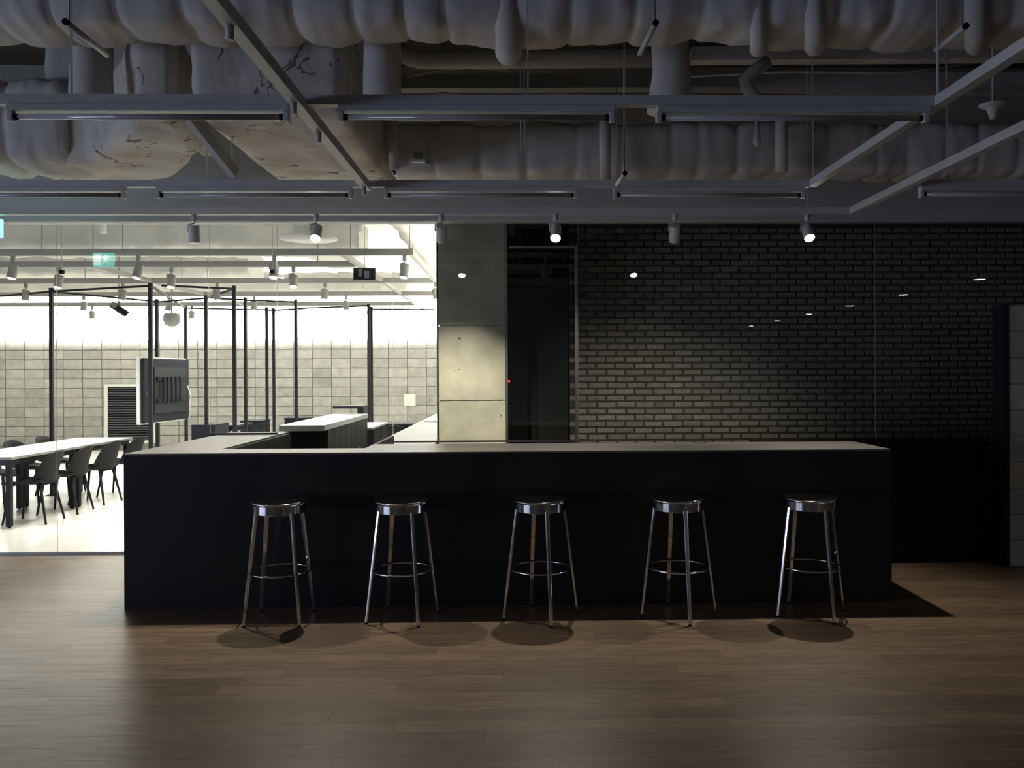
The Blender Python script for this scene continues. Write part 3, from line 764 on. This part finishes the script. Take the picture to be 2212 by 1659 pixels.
# depth-running duct and its neighbour at the left
foam_prism('sprayed_duct', 'cracked cream duct running back toward the glass, above the bar', [(-1.90, 5.0), (-1.02, 5.0), (-1.02, 7.0), (-1.90, 7.0)], 3.10, 4.0, 'foamwarm', seed=1.2)
foam_prism('sprayed_duct', 'large angled duct at the upper left with stained underside', [(-3.6, 6.15), (-3.0, 6.05), (-2.5, 5.45), (-2.2, 5.0), (-1.99, 5.0), (-2.1, 5.75), (-2.6, 6.6), (-3.1, 6.9), (-3.6, 6.9)], 3.08, 3.62, 'foamwarm', seed=1.6, strength=.07)
foam_prism('duct_box', 'flat grey duct box high behind the upright pipe, upper left', [(-3.4, 6.2), (-1.95, 6.2), (-1.95, 6.9), (-3.4, 6.9)], 3.66, 4.25, 'foam', strength=.02)
soft_duct('wrapped_duct', 'bulging bluish-white duct at the left edge, below the first light rail', (-8.1, 6.3, 3.37), (-3.15, 6.3, 3.37), .62, .62, .42, .05, seed=8, nse=.04, pw=.2)
# upright round ducts
def riser(px0, px1, zc, ztop, zbot, label, flare=0, seed=0):
    c = at((px0+px1)/2, 150, zc); r_ = (px1-px0)/F*zc/2
    b = MB(); pr = []; n = 14
    for i in range(n+1):
        t = i/n; pr.append((r_*(1+flare*max(0, t-.75)*4)*(1+.03*math.sin(t*9+seed)), ztop+(zbot-ztop)*t))
    b.lathe([(0, ztop)]+pr+[(0, zbot)], 28)
    for v in b.bm.verts: v.co += Vector((noise.noise(v.co*5+Vector((seed, 0, 0))), noise.noise(v.co*5+Vector((9, seed, 0))), 0))*.012
    o = b.build('upright_duct', M['foam'], smooth=True); o.location = (c.x, c.y, 0); return tag(o, label, 'duct', 'upright wrapped duct stubs')
riser(160, 245, 5.05, 4.2, 3.12, 'fat upright duct stub at the upper left', .1, 1)
riser(790, 868, 5.08, 4.2, 3.2, 'upright duct stub left of the long white pipe', .1, 2)
riser(1412, 1490, 5.3, 4.2, 3.2, 'upright duct stub with a flared foot, right of the long pipe', .35, 3)
def pipe(name, label, pts, r_, m='foam', cat='pipe', group=None, n=16):
    return tag(MB().tube(pts, r_, n).build(name, M[m]), label, cat, group)
pipe('white_pipe', 'long fat white pipe between the two upright stubs', [at(868, 112, 5.75), at(885, 122, 5.75), at(910, 129, 5.75), at(1415, 127, 5.62)], .058)
o = MB().bar(at(1495, 123, 5.8), at(2300, 121, 5.8), .1, .09).build('ceiling_beam', M['foam']); tag(o, 'pale square beam high on the right, under the quilted duct', 'beam')
o = MB().bar(at(868, 180, 6.9), at(2300, 180, 6.9), .12, .11).build('ceiling_beam', M['foam']); tag(o, 'long dim beam in the dark ceiling gap', 'beam')
o = MB().bar(at(1330, 188, 7.2), at(2300, 205, 7.2), .1, .05).build('ceiling_beam', M['foam']); tag(o, 'lowest dim beam in the gap near the right edge', 'beam')
pipe('bent_pipe', 'white pipe bent like an elbow below the pale beam', [at(1662, 135, 5.5), at(1625, 160, 5.5), at(1612, 176, 5.5), at(1616, 192, 5.5), at(1640, 220, 5.5)], .04)
pipe('drop_pipe', 'upright pipe with nozzle beside the cream duct', [at(853, 240, 6.1), at(853, 366, 6.1)], .034)
pipe('pipe_nozzle', 'small dark nozzle under the upright pipe', [at(853, 367, 6.1), at(853, 372, 6.1), at(853, 378, 6.1)], [.012, .02, .006], 'steel', 'nozzle')
pipe('drop_pipe', 'upright padded pipe left of the middle gap, in front of the quilted duct', [at(1309, 240, 6.3), at(1309, 390, 6.35)], .042)
pipe('drop_pipe', 'faint upright padded pipe on the quilted duct, further right', [at(1690, 240, 6.3), at(1690, 375, 6.35)], .045)
for i, (px, y0, y1, r_) in enumerate(((1100, -30, 118, .075), (1640, -30, 112, .05), (1762, 30, 106, .06), (2110, 30, 106, .06))):
    pts = [at(px, -30, 4.50), at(px-2, 30, 4.52), at(px+3, y1-32, 4.58), at(px+2, y1-6, 4.72), at(px+2, y1-14, 4.85)]
    pipe('wrapped_hanger', ['padded hanger bulge on the top duct, leftmost', 'padded hanger bulge second along the top duct', 'padded hanger bulge third along the top duct', 'padded hanger bulge on the top duct nearest the right edge'][i], pts, [r_, r_*.9, r_*.95, r_, r_*.8], 'foam', 'hanger', 'padded hangers on the top duct')
# short capped conduits with their hangers
for i, (a_, b_, z0, z1) in enumerate((((145, 42), (235, 112), 3.6, 3.98), ((1420, 50), (1385, 115), 3.75, 4.12), ((2090, 60), (2025, 108), 3.7, 3.98), ((1352, 375), (1334, 397), 5.0, 5.3))):
    p = at(*a_, z0); q = at(*b_, z1); q.z = p.z
    t = thing('capped_conduit', ['short capped conduit at the upper left', 'short capped conduit above the long frame, right of centre', 'short capped conduit near the upper right corner', 'tiny capped conduit under the quilted duct'][i], 'conduit', p, 0, 'short capped conduits')
    MB().tube([(0, .01, 0), q-p], .013, 12).build('conduit', M['white'], t)
    MB().tube([(0, -.004, 0), (0, .0095, 0)], .014, 12).build('cap', M['black'], t)
    MB().tube([(0, .03, .0135), (0, .03, TOP-p.z)], .0035, 6).build('rod', M['steel'], t)
# cream angled beam between the left ducts
o = MB().bar(at(412, 250, 5.15), at(509, 372, 5.5), .05, .07).build('diagonal_strut', M['foam']); tag(o, 'slanting white strut between the two left ducts', 'strut')
o = MB().bar(at(372, 250, 5.3), at(455, 330, 6.1), .09, .03).build('diagonal_strut', M['foamwarm']); tag(o, 'flat cream strip beside the slanting strut', 'strut')
# wall speaker box, ceiling horn
p = at(904, 320, 6.3)
t = thing('wall_speaker', 'small white box speaker on the duct face', 'speaker', (p.x, 6.385, p.z))
P(-.085, .085, .02, .03, -.1, .08, 'backing', M['foam'], t); P(-.055, .055, -.04, .0195, -.09, .09, 'body', M['white'], t, .008); P(-.035, .035, -.046, -.0405, -.07, -.02, 'grille', M['steel'], t)
p = at(2147, 232, 5.0)
t = thing('ceiling_horn', 'white mushroom-shaped ceiling sensor at the upper right', 'sensor', p)
MB().lathe([(0, .012), (.05, .012), (.075, .006), (.078, 0), (.06, -.008), (.035, -.02), (.026, -.05), (.018, -.075), (.01, -.08), (0, -.08)], 28).build('dish', M['whitegloss'], t)
MB().tube([(0, 0, .0125), (0, 0, TOP-p.z)], .006, 8).build('stem', M['white'], t)
p = at(1645, 285, 6.3)
t = thing('sprinkler_head', 'small white bottle-shaped sprinkler on the quilted duct', 'sprinkler', (p.x, 6.36, p.z))
MB().lathe([(0, .11), (.018, .11), (.018, .0), (.03, -.03), (.03, -.06), (.012, -.09), (0, -.09)], 16).build('body', M['white'], t)
# thin cables sagging in the gap
for i, pts in enumerate((((880, 165), (960, 150), (1010, 146), (1100, 150)), ((1440, 170), (1700, 158), (1950, 162), (2100, 140)), ((900, 205), (960, 200), (1050, 207), (1200, 203), (1330, 206)))):
    pipe('ceiling_cable', ['cable sagging at the left of the dark ceiling gap', 'long cable sagging across the right of the gap', 'cable lying low in the dark ceiling gap'][i], [at(x, y_, 6.3) for x, y_ in pts], .008, 'foam', 'cable', None, 8)

# ------------------------------------------------------------------ ducts of the bright room
def fd(label, p, q, w_, h_, seed, pitch=.4):
    soft_duct('far_duct', label, p, q, w_, h_, pitch, .03, 'farwhite', .045, 'white ducts in the bright room', seed, 'duct', .05)
fd('nearest white duct crossing the bright room', (-12.8, 10.6, 3.25), (-1.9, 10.6, 3.25), .7, .4, 11)
fd('middle white duct crossing the bright room', (-12.8, 13.2, 3.25), (-4.0, 13.2, 3.25), .8, .4, 12)
fd('farthest white duct crossing the bright room', (-12.8, 15.8, 3.25), (-2.0, 15.8, 3.25), .6, .4, 13)
fd('ribbed white duct running back beside the column', (-1.0, 8.3, 3.45), (-1.0, 15.0, 3.35), .8, .6, 14, .22)
fd('white duct running back over the black frames', (-3.2, 8.3, 3.72), (-3.2, 17, 3.72), .7, .4, 15)
fd('white duct running back over the meeting tables', (-6.6, 8.3, 3.72), (-6.6, 17, 3.72), .6, .4, 16)
o = MB().lathe([(0, .7), (.17, .7), (.17, .02), (.30, .0), (.30, -.02), (0, -.02)], 28).build('round_diffuser', M['farwhite']); o.location = (at(665, 0, 9.0).x, 9.1, 3.03); tag(o, 'round white diffuser drum behind the glowing lamp', 'diffuser')
for i, px in enumerate((225, 780)):
    p = at(px, 500, 9.6); pipe('far_pipe', 'short upright pipe above the %s far beam' % ('left part of the nearest', 'right part of the nearest')[i], [p, p+Vector((0, 0, .8))], .035, 'farwhite')
